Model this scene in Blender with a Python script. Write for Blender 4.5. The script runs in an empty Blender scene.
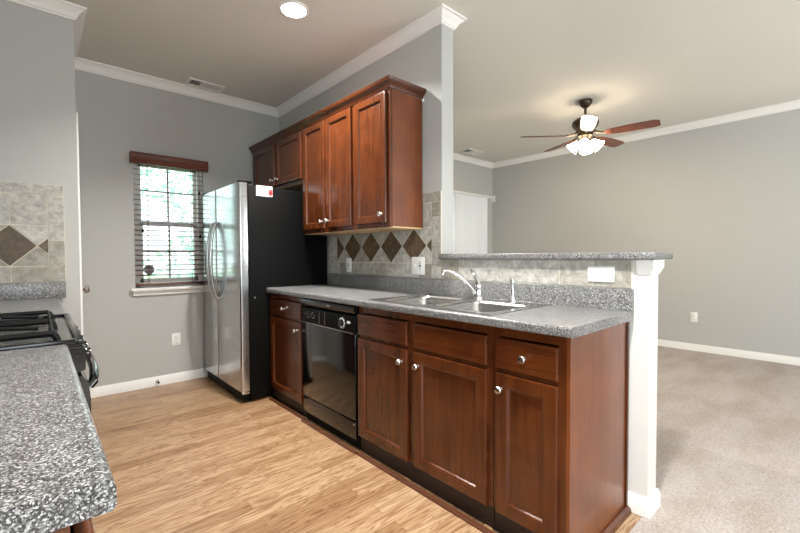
import bpy, bmesh, math, random
from mathutils import Vector, Matrix
random.seed(7)
sc = bpy.context.scene
COL = sc.collection
R = math.radians

# ------------------------------------------------------------------ camera
CAM_H, YAW, PITCH, ROLL, FPX = 1.168, R(41.86), R(-1.465), R(-0.228), 405.1
f = Vector((math.sin(YAW)*math.cos(PITCH), math.cos(YAW)*math.cos(PITCH), math.sin(PITCH)))
rt = Vector((math.cos(YAW), -math.sin(YAW), 0)); up = rt.cross(f)
r2 = rt*math.cos(ROLL) + up*math.sin(ROLL); u2 = up*math.cos(ROLL) - rt*math.sin(ROLL)
cam = bpy.data.objects.new('camera', bpy.data.cameras.new('camera')); COL.objects.link(cam)
cam.matrix_world = Matrix(((r2.x, u2.x, -f.x, 0), (r2.y, u2.y, -f.y, 0), (r2.z, u2.z, -f.z, CAM_H), (0, 0, 0, 1)))
cam.data.sensor_width = 36; cam.data.lens = FPX/800*36; cam.data.clip_start = 0.02
sc.camera = cam

# ------------------------------------------------------------------ world, sun, daylight, exposure
W = bpy.data.worlds.new('world'); sc.world = W; W.use_nodes = True
bg = W.node_tree.nodes['Background']
bg.inputs['Color'].default_value = (0.80, 0.94, 1.0, 1); bg.inputs['Strength'].default_value = 2.0
def lamp(name, kind, loc, rot, power, color, **kw):
    l = bpy.data.lights.new(name, kind); l.energy = power; l.color = color
    for k, v in kw.items(): setattr(l, k, v)
    o = bpy.data.objects.new(name, l); COL.objects.link(o); o.location = loc; o.rotation_euler = rot
    return o
lamp('sun', 'SUN', (0, 0, 10), (R(48), 0, R(12)), 7.0, (1, .96, .88), angle=R(1))
# daylight entering through the breakfast-room window behind the camera, and the living-room windows
lamp('daylight_breakfast_window', 'AREA', (0.6, -3.12, 1.45), (R(90), 0, 0), 15, (.88, .95, 1.0), shape='RECTANGLE', size=2.2, size_y=1.5)
lamp('daylight_living_window', 'AREA', (4.2, -3.12, 1.35), (R(90), 0, 0), 52, (.96, .98, 1.0), shape='RECTANGLE', size=1.8, size_y=1.7)
lamp('daylight_side_window', 'AREA', (-1.52, -1.2, 1.45), (R(90), 0, R(-90)), 34, (.86, .94, 1.0), shape='RECTANGLE', size=1.6, size_y=1.5)
vs = sc.view_settings
vs.view_transform = 'Standard'; vs.look = 'None'; vs.gamma = 1; vs.use_curve_mapping = False
vs.exposure = 1.0
sc.cycles.use_denoising = True
sc.cycles.max_bounces = 10; sc.cycles.diffuse_bounces = 6

# ------------------------------------------------------------------ materials
def newmat(name):
    m = bpy.data.materials.new(name); m.use_nodes = True
    nt = m.node_tree; return m, nt, nt.nodes['Principled BSDF']
def lin(c):
    return tuple(((v/255)/12.92 if v/255 <= .04045 else ((v/255+.055)/1.055)**2.4) for v in c) + (1,)
def plain(name, rgb, rough=.5, metal=0, coat=0, spec=None, bump=0, bscale=200):
    m, nt, b = newmat(name)
    b.inputs['Base Color'].default_value = lin(rgb); b.inputs['Roughness'].default_value = rough
    b.inputs['Metallic'].default_value = metal; b.inputs['Coat Weight'].default_value = coat
    b.inputs['Coat Roughness'].default_value = .1
    if spec is not None: b.inputs['Specular IOR Level'].default_value = spec
    tc = nt.nodes.new('ShaderNodeTexCoord'); n = nt.nodes.new('ShaderNodeTexNoise')
    n.inputs['Scale'].default_value = bscale; nt.links.new(tc.outputs['Object'], n.inputs['Vector'])
    if bump:
        bp = nt.nodes.new('ShaderNodeBump'); bp.inputs['Strength'].default_value = bump; bp.inputs['Distance'].default_value = .002
        nt.links.new(n.outputs['Fac'], bp.inputs['Height']); nt.links.new(bp.outputs['Normal'], b.inputs['Normal'])
    return m
def ramp(nt, stops, interp='LINEAR'):
    r = nt.nodes.new('ShaderNodeValToRGB'); cr = r.color_ramp; cr.interpolation = interp
    while len(cr.elements) < len(stops): cr.elements.new(.5)
    for e, (p, c) in zip(cr.elements, stops): e.position = p; e.color = lin(c)
    return r
def texvec(nt, scale=(1, 1, 1), coord='Object', rot=(0, 0, 0)):
    tc = nt.nodes.new('ShaderNodeTexCoord'); mp = nt.nodes.new('ShaderNodeMapping')
    mp.inputs['Scale'].default_value = scale; mp.inputs['Rotation'].default_value = rot
    nt.links.new(tc.outputs[coord], mp.inputs['Vector']); return mp.outputs['Vector']
def noise(nt, vec, scale, detail=3, dist=0, rough=.5):
    n = nt.nodes.new('ShaderNodeTexNoise'); n.inputs['Scale'].default_value = scale; n.inputs['Detail'].default_value = detail
    n.inputs['Distortion'].default_value = dist; n.inputs['Roughness'].default_value = rough
    nt.links.new(vec, n.inputs['Vector']); return n.outputs['Fac']
def mixc(nt, fac, a, b, mode='MIX'):
    n = nt.nodes.new('ShaderNodeMix'); n.data_type = 'RGBA'; n.blend_type = mode
    for s, v in ((0, fac), (6, a), (7, b)):
        if hasattr(v, 'is_linked'): nt.links.new(v, n.inputs[s])
        else: n.inputs[s].default_value = v
    return n.outputs[2]
def bump(nt, b, h, s=.2, d=.002):
    bp = nt.nodes.new('ShaderNodeBump'); bp.inputs['Strength'].default_value = s; bp.inputs['Distance'].default_value = d
    nt.links.new(h, bp.inputs['Height']); nt.links.new(bp.outputs['Normal'], b.inputs['Normal'])
def cherry(name, grain, light=(96, 49, 20), mid=(84, 41, 15), dark=(64, 28, 10), rough=.25):
    m, nt, b = newmat(name)
    sc_ = {'z': (22, 22, 1.3), 'y': (22, 1.3, 22), 'x': (1.3, 22, 22)}[grain]
    v = texvec(nt, sc_)
    n1 = noise(nt, v, 1.6, 6, .8, .62)
    c = ramp(nt, [(.25, dark), (.5, mid), (.78, light)]); nt.links.new(n1, c.inputs['Fac'])
    n2 = noise(nt, texvec(nt, (1, 1, 1)), 5.5, 3, .5)
    c2 = ramp(nt, [(.35, (205, 196, 190)), (.7, (255, 252, 250))]); nt.links.new(n2, c2.inputs['Fac'])
    nt.links.new(mixc(nt, .8, c.outputs['Color'], c2.outputs['Color'], 'MULTIPLY'), b.inputs['Base Color'])
    b.inputs['Roughness'].default_value = rough; b.inputs['Coat Weight'].default_value = .15; b.inputs['Coat Roughness'].default_value = .12
    bump(nt, b, n1, .06, .001)
    return m
M = {}
M['wall'] = plain('grey wall paint', (175, 175, 171), .75, bump=.05, bscale=350)
M['ceil'] = plain('warm grey ceiling paint', (212, 209, 201), .9, bump=.08, bscale=250)
M['white'] = plain('white trim paint', (226, 224, 220), .4)
M['plate'] = plain('white plastic', (222, 222, 218), .3)
M['slot'] = plain('outlet slots', (60, 58, 55), .5)
M['cherry'] = cherry('cherry wood upright grain', 'z')
M['cherry_h'] = cherry('cherry wood level grain', 'y')
M['cherry_side'] = cherry('cherry side panel', 'z', (126, 70, 33), (114, 60, 27), (98, 49, 22), .3)
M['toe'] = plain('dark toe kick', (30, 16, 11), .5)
M['maple'] = cherry('pale cabinet underside', 'y', (226, 196, 150), (214, 182, 134), (200, 164, 118), .5)
M['shoe'] = cherry('shoe moulding', 'y', (104, 62, 34), (84, 46, 24), (60, 30, 15), .4)
M['nickel'] = plain('brushed nickel', (205, 202, 196), .25, 1)
M['chrome'] = plain('chrome', (225, 225, 226), .08, 1)
M['black'] = plain('black gloss plastic', (9, 9, 10), .12, 0, .3)
M['blackm'] = plain('black satin', (6, 6, 6), .55, spec=.12)
M['iron'] = plain('cast iron', (8, 8, 8), .5, spec=.2, bump=.1, bscale=300)
M['ssteel'] = plain('sink steel', (190, 190, 188), .22, 1)
M['grey'] = plain('grey plastic', (120, 120, 120), .4)
M['lampmetal'] = plain('dark bronze', (74, 62, 50), .35, .8)
M['red'] = plain('red print', (205, 40, 50), .5)
M['print'] = plain('grey print', (120, 124, 140), .6)
M['vane'] = None

def stainless():
    m, nt, b = newmat('brushed stainless steel')
    v = texvec(nt, (3, 3, 260)); n = noise(nt, v, 1, 2)
    c = ramp(nt, [(.3, (178, 178, 178)), (.7, (200, 200, 199))]); nt.links.new(n, c.inputs['Fac'])
    nt.links.new(c.outputs['Color'], b.inputs['Base Color']); b.inputs['Metallic'].default_value = 1
    b.inputs['Roughness'].default_value = .2; bump(nt, b, n, .02, .0005); return m
M['stainless'] = stainless()
def granite():
    m, nt, b = newmat('speckled grey laminate')
    v = texvec(nt)
    vo = nt.nodes.new('ShaderNodeTexVoronoi'); vo.inputs['Scale'].default_value = 470; nt.links.new(v, vo.inputs['Vector'])
    sp_ = nt.nodes.new('ShaderNodeSeparateColor'); nt.links.new(vo.outputs['Color'], sp_.inputs[0]); n = sp_.outputs[0]
    c = ramp(nt, [(.0, (18, 17, 16)), (.34, (62, 61, 60)), (.68, (120, 119, 118)), (1, (204, 204, 203))])
    nt.links.new(n, c.inputs['Fac'])
    n2 = noise(nt, v, 60, 2); c2 = ramp(nt, [(.3, (215, 215, 215)), (.7, (255, 255, 255))]); nt.links.new(n2, c2.inputs['Fac'])
    nt.links.new(mixc(nt, 1.0, c.outputs['Color'], c2.outputs['Color'], 'MULTIPLY'), b.inputs['Base Color'])
    b.inputs['Roughness'].default_value = .28; b.inputs['Specular IOR Level'].default_value = .65; return m
M['granite'] = granite()
def tile(name, lo, mid, hi):
    m, nt, b = newmat(name)
    v = texvec(nt); n = noise(nt, v, 26, 7, .5, .66)
    c = ramp(nt, [(.3, lo), (.5, mid), (.68, hi)]); nt.links.new(n, c.inputs['Fac'])
    g = nt.nodes.new('ShaderNodeNewGeometry')
    c2 = ramp(nt, [(0, (205, 200, 190)), (1, (255, 255, 255))]); nt.links.new(g.outputs['Random Per Island'], c2.inputs['Fac'])
    nt.links.new(mixc(nt, 1.0, c.outputs['Color'], c2.outputs['Color'], 'MULTIPLY'), b.inputs['Base Color'])
    b.inputs['Roughness'].default_value = .42; bump(nt, b, n, .15, .002); return m
M['tile'] = tile('pale stone tile', (140, 137, 129), (172, 169, 162), (198, 195, 188))
M['tileb'] = tile('brown slate tile', (68, 54, 40), (92, 74, 54), (116, 96, 72))
M['grout'] = plain('grout', (206, 199, 180), .85)
def oak():
    m, nt, b = newmat('oak strip floor')
    v = texvec(nt)
    br = nt.nodes.new('ShaderNodeTexBrick'); nt.links.new(v, br.inputs['Vector'])
    for k, x in (('Scale', 1.0), ('Brick Width', 1.15), ('Row Height', .083), ('Mortar Size', .0009), ('Mortar Smooth', .3), ('Bias', 0)): br.inputs[k].default_value = x
    br.offset = .37; br.offset_frequency = 2
    br.inputs['Color1'].default_value = (0, 0, 0, 1); br.inputs['Color2'].default_value = (1, 1, 1, 1); br.inputs['Mortar'].default_value = (.5, .5, .5, 1)
    # shift the grain from plank to plank
    add = nt.nodes.new('ShaderNodeVectorMath'); add.operation = 'MULTIPLY_ADD'
    nt.links.new(br.outputs['Color'], add.inputs[0]); add.inputs[1].default_value = (7, 3, 5); nt.links.new(texvec(nt, (1.7, 21, 21)), add.inputs[2])
    n = noise(nt, add.outputs[0], 1.0, 4, 1.6, .55)
    wv = nt.nodes.new('ShaderNodeMath'); wv.operation = 'MULTIPLY'; wv.inputs[1].default_value = 42; nt.links.new(n, wv.inputs[0])
    sn = nt.nodes.new('ShaderNodeMath'); sn.operation = 'SINE'; nt.links.new(wv.outputs[0], sn.inputs[0])
    c = ramp(nt, [(.0, (176, 151, 121)), (.6, (166, 138, 108)), (1, (136, 104, 76))])
    mr = nt.nodes.new('ShaderNodeMapRange'); mr.inputs[1].default_value = -1; nt.links.new(sn.outputs[0], mr.inputs[0]); nt.links.new(mr.outputs[0], c.inputs['Fac'])
    n3 = noise(nt, texvec(nt, (3, 90, 90)), 1.0, 3); c3 = ramp(nt, [(.3, (228, 220, 212)), (.65, (255, 255, 255))]); nt.links.new(n3, c3.inputs['Fac'])
    a = mixc(nt, 1.0, c.outputs['Color'], c3.outputs['Color'], 'MULTIPLY')
    cp = ramp(nt, [(0, (214, 198, 182)), (.5, (244, 236, 228)), (1, (255, 254, 252))]); nt.links.new(br.outputs['Color'], cp.inputs['Fac'])
    a = mixc(nt, 1.0, a, cp.outputs['Color'], 'MULTIPLY')
    a = mixc(nt, br.outputs['Fac'], a, lin((112, 76, 44)))
    nt.links.new(a, b.inputs['Base Color']); b.inputs['Roughness'].default_value = .34
    return m
M['oak'] = oak()
def carpet():
    m, nt, b = newmat('beige carpet')
    v = texvec(nt); n = noise(nt, v, 120, 4, 0, .75); n2 = noise(nt, texvec(nt, (.9, 2.2, 1)), 2.2, 3)
    c = ramp(nt, [(.3, (146, 138, 134)), (.7, (200, 192, 188))]); nt.links.new(n, c.inputs['Fac'])
    c2 = ramp(nt, [(.35, (238, 234, 228)), (.65, (255, 255, 255))]); nt.links.new(n2, c2.inputs['Fac'])
    nt.links.new(mixc(nt, 1.0, c.outputs['Color'], c2.outputs['Color'], 'MULTIPLY'), b.inputs['Base Color'])
    b.inputs['Roughness'].default_value = .95; b.inputs['Specular IOR Level'].default_value = .1
    bump(nt, b, n, .8, .006); return m
M['carpet'] = carpet()
def emit(name, rgb, s):
    m, nt, b = newmat(name)
    b.inputs['Base Color'].default_value = lin((240, 240, 235)); b.inputs['Emission Color'].default_value = lin(rgb); b.inputs['Emission Strength'].default_value = s
    return m
M['can'] = emit('recessed lamp lens', (255, 250, 240), 14)
M['shade'] = emit('lit frosted glass shade', (255, 236, 206), 16)
M['bulb'] = emit('lit bulb', (255, 232, 198), 600)
def glass():
    m, nt, b = newmat('window glass'); nt.nodes.remove(b)
    o = nt.nodes['Material Output']; t = nt.nodes.new('ShaderNodeBsdfTransparent'); g = nt.nodes.new('ShaderNodeBsdfGlossy')
    g.inputs['Roughness'].default_value = .02; mx = nt.nodes.new('ShaderNodeMixShader'); mx.inputs[0].default_value = .05
    nt.links.new(t.outputs[0], mx.inputs[1]); nt.links.new(g.outputs[0], mx.inputs[2]); nt.links.new(mx.outputs[0], o.inputs['Surface']); return m
M['glass'] = glass()
def translucent(name, rgb, k, rgbt=None):
    m, nt, b = newmat(name); b.inputs['Base Color'].default_value = lin(rgb); b.inputs['Roughness'].default_value = .6
    o = nt.nodes['Material Output']; t = nt.nodes.new('ShaderNodeBsdfTranslucent'); t.inputs['Color'].default_value = lin(rgbt or rgb)
    mx = nt.nodes.new('ShaderNodeMixShader'); mx.inputs[0].default_value = k
    nt.links.new(b.outputs[0], mx.inputs[1]); nt.links.new(t.outputs[0], mx.inputs[2]); nt.links.new(mx.outputs[0], o.inputs['Surface']); return m
M['vane'] = translucent('vertical blind vane', (240, 242, 244), .12)
M['leaf'] = translucent('leaves', (132, 178, 162), .45, (176, 212, 194))
M['lawn'] = plain('lawn', (120, 160, 100), .9, bump=.5, bscale=60)
M['slat'] = cherry('cherry blind slat', 'x', (120, 72, 52), (96, 52, 38), (70, 34, 26), .4)
M['valance'] = cherry('cherry blind valance', 'x', (128, 62, 40), (104, 44, 28), (70, 26, 18), .35)
M['blade'] = cherry('fan blade walnut', 'x', (132, 74, 48), (104, 54, 36), (74, 36, 26), .4)

# ------------------------------------------------------------------ mesh helper
class MB:
    def __init__(s): s.bm = bmesh.new(); s.mi = 0
    def _mark(s, faces):
        for q in faces: q.material_index = s.mi
    def box(s, x0, x1, y0, y1, z0, z1, bev=0, seg=2):
        v = [s.bm.verts.new(p) for p in ((x0,y0,z0),(x1,y0,z0),(x1,y1,z0),(x0,y1,z0),(x0,y0,z1),(x1,y0,z1),(x1,y1,z1),(x0,y1,z1))]
        fs = [s.bm.faces.new([v[i] for i in q]) for q in ((0,3,2,1),(4,5,6,7),(0,1,5,4),(1,2,6,5),(2,3,7,6),(3,0,4,7))]
        s._mark(fs)
        if bev:
            es = {e for q in fs for e in q.edges}
            r = bmesh.ops.bevel(s.bm, geom=list(es), offset=bev, segments=seg, affect='EDGES', profile=.5)
            s._mark(r['faces'])
        return s
    def tube(s, pts, r, n=12, closed=False, cap=True):
        pts = [Vector(p) for p in pts]; N = len(pts)
        rad = r if isinstance(r, (list, tuple)) else [r]*N
        rings = []; ref = None
        for i, p in enumerate(pts):
            if closed: d = pts[(i+1) % N] - pts[i-1]
            else: d = pts[min(i+1, N-1)] - pts[max(i-1, 0)]
            d.normalize()
            if ref is None:
                ref = Vector((0, 0, 1)) if abs(d.z) < .9 else Vector((1, 0, 0))
            a = (ref - d*ref.dot(d)).normalized(); b = d.cross(a); ref = a
            rings.append([s.bm.verts.new(p + (a*math.cos(t*2*math.pi/n) + b*math.sin(t*2*math.pi/n))*rad[i]) for t in range(n)])
        for i in range(N if closed else N-1):
            A, B = rings[i], rings[(i+1) % N]
            s._mark([s.bm.faces.new((A[t], A[(t+1) % n], B[(t+1) % n], B[t])) for t in range(n)])
        if cap and not closed:
            s._mark([s.bm.faces.new(rings[0][::-1]), s.bm.faces.new(rings[-1])])
        return s
    def lathe(s, c, axis, prof, n=24):
        """prof: (radius, distance along axis) pairs"""
        c = Vector(c); ax = Vector(axis).normalized(); a = ax.orthogonal().normalized(); b = ax.cross(a); rings = []
        for r, h in prof:
            if r < 1e-6: rings.append([s.bm.verts.new(c + ax*h)])
            else: rings.append([s.bm.verts.new(c + ax*h + (a*math.cos(t*2*math.pi/n) + b*math.sin(t*2*math.pi/n))*r) for t in range(n)])
        for A, B in zip(rings, rings[1:]):
            if len(A) == 1 and len(B) == 1: continue
            for t in range(n):
                u = (t+1) % n
                if len(A) == 1: q = (A[0], B[u], B[t])
                elif len(B) == 1: q = (A[t], A[u], B[0])
                else: q = (A[t], A[u], B[u], B[t])
                s._mark([s.bm.faces.new(q)])
        return s
    def prism(s, poly, ax, a, b):
        """extrude a 2D polygon along axis ax; poly coords are the other two axes in order"""
        def P(p, t):
            l = list(p); l.insert('xyz'.index(ax), t); return l
        A = [s.bm.verts.new(P(p, a)) for p in poly]; B = [s.bm.verts.new(P(p, b)) for p in poly]; n = len(poly)
        fs = [s.bm.faces.new(A[::-1]), s.bm.faces.new(B)]
        fs += [s.bm.faces.new((A[i], A[(i+1) % n], B[(i+1) % n], B[i])) for i in range(n)]
        s._mark(fs); return s
    def rings(s, loops, cap0=True, cap1=True):
        L = [[s.bm.verts.new(p) for p in l] for l in loops]; n = len(L[0])
        for A, B in zip(L, L[1:]):
            s._mark([s.bm.faces.new((A[i], A[(i+1) % n], B[(i+1) % n], B[i])) for i in range(n)])
        if cap0: s._mark([s.bm.faces.new(L[0][::-1])])
        if cap1: s._mark([s.bm.faces.new(L[-1])])
        return s
    def sweep(s, path, prof, closed=False):
        """prof (out, z) swept along a plan path; 'out' is to the right of travel; mitred corners"""
        N = len(path); P = [Vector(p) for p in path]; loops = []
        def nrm(d): return Vector((d.y, -d.x)).normalized()
        for i in range(N):
            dn = P[(i+1) % N] - P[i] if (closed or i < N-1) else P[i] - P[i-1]
            dp = P[i] - P[i-1] if (closed or i > 0) else dn
            a, b = nrm(dp), nrm(dn); m = (a+b); m = m/(1 + a.dot(b))
            loops.append([(P[i].x + m.x*o, P[i].y + m.y*o, z) for o, z in prof])
        L = [[s.bm.verts.new(p) for p in l] for l in loops]; n = len(prof)
        for i in range(N if closed else N-1):
            A, B = L[i], L[(i+1) % N]
            s._mark([s.bm.faces.new((A[k], A[(k+1) % n], B[(k+1) % n], B[k])) for k in range(n)])
        if not closed: s._mark([s.bm.faces.new(L[0]), s.bm.faces.new(L[-1][::-1])])
        return s
    def build(s, name, mats, parent=None, ang=35):
        bmesh.ops.recalc_face_normals(s.bm, faces=s.bm.faces[:])
        if parent is not None:
            off = wloc(parent)
            for v in s.bm.verts: v.co -= off
        me = bpy.data.meshes.new(name); s.bm.to_mesh(me); s.bm.free()
        for m in (mats if isinstance(mats, (list, tuple)) else [mats]): me.materials.append(m)
        me.polygons.foreach_set('use_smooth', [True]*len(me.polygons)); me.set_sharp_from_angle(angle=R(ang))
        o = bpy.data.objects.new(name, me); COL.objects.link(o)
        if parent is not None: o.parent = parent
        return o
def wloc(o):
    v = Vector((0, 0, 0))
    while o is not None: v = v + Vector(o.location); o = o.parent
    return v
def tag(o, label=None, cat=None, group=None, kind=None):
    if label: o['label'] = label
    if cat: o['category'] = cat
    if group: o['group'] = group
    if kind: o['kind'] = kind
    return o
def thing(name, loc, label, cat, group=None):
    o = bpy.data.objects.new(name, None); COL.objects.link(o); o.location = loc; o.empty_display_size = .05
    return tag(o, label, cat, group)
def struct(name, mb, mats, parent=None):
    o = mb.build(name, mats, parent)
    if parent is None: o['kind'] = 'structure'
    return o
def copy_tree(o, parent=None, delta=None):
    c = o.copy(); COL.objects.link(c)
    if parent is not None: c.parent = parent
    if delta is not None: c.location = Vector(o.location) + Vector(delta)
    for ch in list(o.children): copy_tree(ch, c)
    return c

# ------------------------------------------------------------------ the room
CE = 2.76; XR = 2.0; XW = 2.115; YE = 1.815; YF = 4.20; XL = 5.93; YB = -3.2; XB = -1.6
struct('floor', MB().box(-1.75, 2.06, .605, 4.35, -.1, 0), M['oak'])
mb = MB(); mb.box(-1.75, 6.08, -3.35, .605, -.1, .006); mb.box(2.06, 6.08, .605, 4.35, -.1, .006)
struct('floor_carpet', mb, M['carpet'])
struct('ceiling', MB().box(-1.75, 6.08, -3.35, 4.35, CE, CE+.2), M['ceil'])
# far wall: kitchen window hole and living-room slider hole
WX0, WX1, WZ0, WZ1 = .64, 1.215, .895, 2.06
SX0, SX1, SZ1 = 3.75, 5.62, 2.08
mb = MB()
mb.box(-1.75, WX0, YF, YF+.15, 0, CE); mb.box(WX0, WX1, YF, YF+.15, 0, WZ0); mb.box(WX0, WX1, YF, YF+.15, WZ1, CE)
mb.box(WX1, SX0, YF, YF+.15, 0, CE); mb.box(SX0, SX1, YF, YF+.15, SZ1, CE); mb.box(SX1, 6.08, YF, YF+.15, 0, CE)
struct('wall_far', mb, M['wall'])
struct('wall_right', MB().box(XL, XL+.15, YB, YF, 0, CE), M['wall'])
mb = MB()   # back wall with two window openings
mb.box(-1.75, -.5, YB-.15, YB, 0, CE); mb.box(-.5, 1.7, YB-.15, YB, 0, .7); mb.box(-.5, 1.7, YB-.15, YB, 2.2, CE)
mb.box(1.7, 3.3, YB-.15, YB, 0, CE); mb.box(3.3, 5.1, YB-.15, YB, 0, .5); mb.box(3.3, 5.1, YB-.15, YB, 2.2, CE); mb.box(5.1, 6.08, YB-.15, YB, 0, CE)
struct('wall_back', mb, M['wall'])
mb = MB()
mb.box(XB-.15, XB, YB, -2, 0, CE); mb.box(XB-.15, XB, -2, -.4, 0, .7); mb.box(XB-.15, XB, -2, -.4, 2.2, CE); mb.box(XB-.15, XB, -.4, .42, 0, CE)
mb.box(XB-.15, -.6, .42, .54, 0, CE); mb.box(-.72, -.6, .54, 3.35, 0, CE)
struct('wall_left', mb, M['wall'])
struct('wall_end', MB().box(-.6, .205, 3.35, 3.47, 0, CE), M['wall'])
mb = MB(); mb.box(.10, .205, 3.47, YF, 2.10, CE); mb.box(.10, .205, 4.14, YF, 0, 2.1)
struct('wall_pantry', mb, M['wall'])
struct('wall_kitchen', MB().box(XR, XW, YE, YF, 0, CE), M['wall'])
struct('wall_half', MB().box(XR, XW, .59, YE-.001, 0, 1.147), plain('pale half-wall paint', (208, 206, 201), .5))
# crown moulding all round
crown = [(0, -.076), (.009, -.076), (.010, -.066), (.017, -.062), (.022, -.050), (.034, -.032), (.048, -.021), (.053, -.014), (.064, -.011), (.066, 0), (0, 0)]
loop = [(-.6, .54), (-.6, 3.35), (.205, 3.35), (.205, YF), (XR, YF), (XR, YE), (XW, YE), (XW, YF), (XL, YF), (XL, YB), (XB, YB), (XB, .42), (-.6, .42)]
struct('trim_1', MB().sweep(loop[1:], [(o, CE+z) for o, z in crown]), M['white'])
base = [(0, 0), (.015, 0), (.015, .066), (.011, .074), (.008, .084), (0, .084)]
struct('baseboard_far', MB().sweep([(.205, 4.14), (.205, YF), (XR, YF)], base), M['white'])
struct('baseboard_right', MB().sweep([(XR, .668), (XR, .59), (XW, .59), (XW, YF), (SX0-.06, YF)], [(o, z+.002) for o, z in base]), M['white'])
struct('baseboard_living', MB().sweep([(SX1+.06, YF), (XL, YF), (XL, YB), (XB, YB), (XB, .42)], [(o, z+.005) for o, z in base]), M['white'])
# stepped capital under the bar top round the end of the half wall
cap = [(0, 1.082), (.004, 1.082), (.007, 1.090), (.011, 1.098), (.016, 1.110), (.018, 1.114), (.018, 1.147), (0, 1.147)]
struct('trim_2', MB().sweep([(XR, .640), (XR, .59), (XW, .59), (XW, YE-.002)], cap), M['white'])
# floor strips in front of the cabinet run, and shoe along the end panel
qr = lambda x0, x1, h: [(x0, 0), (x1, 0), (x1, h), (x0+.006, h), (x0, h*.55)]
mb = MB(); mb.prism(qr(1.392, 1.412, .014), 'y', 2.60, 3.17); mb.prism(qr(1.372, 1.392, .012), 'y', 1.935, 2.59); mb.prism(qr(1.378, 1.400, .014), 'y', .66, 1.925)
struct('trim_3', mb, M['shoe'])
struct('trim_4', MB().prism([(.6705, 0), (.648, 0), (.652, .018), (.664, .028), (.6705, .028)], 'x', 1.40, 1.985), M['shoe'])
# kitchen window
wy = YF + .075
w = struct('window_1', MB(), M['white'])
w.location = (.93, wy, WZ0)
mb = MB()
for a in ((WX0, WX0+.045, WZ0, WZ1), (WX1-.045, WX1, WZ0, WZ1), (WX0, WX1, WZ0, WZ0+.045), (WX0, WX1, WZ1-.045, WZ1)): mb.box(a[0], a[1], wy-.03, wy+.05, a[2], a[3], .004)
mb.build('frame', M['white'], w)
zm = 1.475
mb = MB(); mb.box(WX0+.04, WX1-.04, wy-.012, wy+.03, zm-.02, zm+.02, .003)
mb.box(WX0+.045, WX0+.075, wy-.012, wy+.012, WZ0+.045, zm); mb.box(WX1-.075, WX1-.045, wy-.012, wy+.012, WZ0+.045, zm); mb.box(WX0+.045, WX1-.045, wy-.012, wy+.012, WZ0+.045, WZ0+.08)
mb.box(WX0+.045, WX0+.07, wy+.014, wy+.034, zm, WZ1-.04); mb.box(WX1-.07, WX1-.045, wy+.014, wy+.034, zm, WZ1-.04); mb.box(WX0+.045, WX1-.045, wy+.014, wy+.034, WZ1-.075, WZ1-.045)
mb.build('sash', M['white'], w)
mb = MB(); xc = (WX0+WX1)/2
mb.box(xc-.008, xc+.008, wy-.006, wy+.006, WZ0+.06, zm); mb.box(xc-.008, xc+.008, wy+.018, wy+.03, zm, WZ1-.05)
mb.box(WX0+.05, WX1-.05, wy-.006, wy+.006, 1.21, 1.226); mb.box(WX0+.05, WX1-.05, wy+.018, wy+.03, 1.765, 1.781)
mb.build('muntin', M['white'], w)
mb = MB(); mb.box(WX0+.05, WX1-.05, wy-.002, wy+.002, WZ0+.05, zm); mb.box(WX0+.05, WX1-.05, wy+.022, wy+.026, zm, WZ1-.05); mb.build('pane', M['glass'], w)
mb = MB(); mb.box(.605, 1.262, YF-.048, YF+.05, .868, .8948, .006); mb.box(.62, 1.25, YF-.02, YF-.0005, .828, .868, .004)
struct('trim_5', mb, M['white'])
# living-room slider behind the vertical blind
s_ = struct('door_2', MB(), M['white']); s_.location = (4.7, YF+.08, 0)
mb = MB()
for a in ((SX0, SX0+.06, 0.01, SZ1), (SX1-.06, SX1, 0.01, SZ1), (SX0, SX1, 0.01, .08), (SX0, SX1, SZ1-.06, SZ1), (4.65, 4.73, .08, SZ1-.06)): mb.box(a[0], a[1], YF+.05, YF+.11, a[2], a[3], .003)
mb.build('frame', M['white'], s_); MB().box(SX0+.06, SX1-.06, YF+.078, YF+.082, .08, SZ1-.06).build('pane', M['glass'], s_)
# windows behind the camera
for nm, x0, x1, z0 in (('window_2', -.5, 1.7, .7), ('window_3', 3.3, 5.1, .5)):
    mb = MB()
    for a in ((x0, x0+.05, z0, 2.2), (x1-.05, x1, z0, 2.2), (x0, x1, z0, z0+.05), (x0, x1, 2.15, 2.2), ((x0+x1)/2-.03, (x0+x1)/2+.03, z0, 2.2)): mb.box(a[0], a[1], YB-.11, YB-.05, a[2], a[3])
    struct(nm, mb, M['white'])
mb = MB()
for a in ((-2, -1.95, .7, 2.2), (-.45, -.4, .7, 2.2), (-2, -.4, .7, .75), (-2, -.4, 2.15, 2.2), (-1.23, -1.17, .7, 2.2)): mb.box(XB-.11, XB-.05, a[0], a[1], a[2], a[3])
struct('window_4', mb, M['white'])
# pantry door in the side wall, its casing and knob
d = struct('door_1', MB(), M['white']); d.location = (.2, 3.8, 0)
MB().box(.165, .200, 3.48, 4.13, .005, 2.09).build('door_slab', M['white'], d)
mb = MB(); mb.box(.2055, .217, 3.362, 3.425, .0, 2.045, .003); mb.box(.2055, .217, 4.10, 4.16, .0, 2.045, .003); mb.box(.2055, .217, 3.362, 4.16, 2.045, 2.105, .003)
mb.build('casing', M['white'], d)
k = MB().lathe((.2, 3.52, .948), (1, 0, 0), [(0, 0), (.03, 0), (.03, .006), (.012, .012), (.011, .03), (.026, .042), (.029, .054), (.024, .066), (0, .07)]).build('knob', M['nickel'], d)

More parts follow.
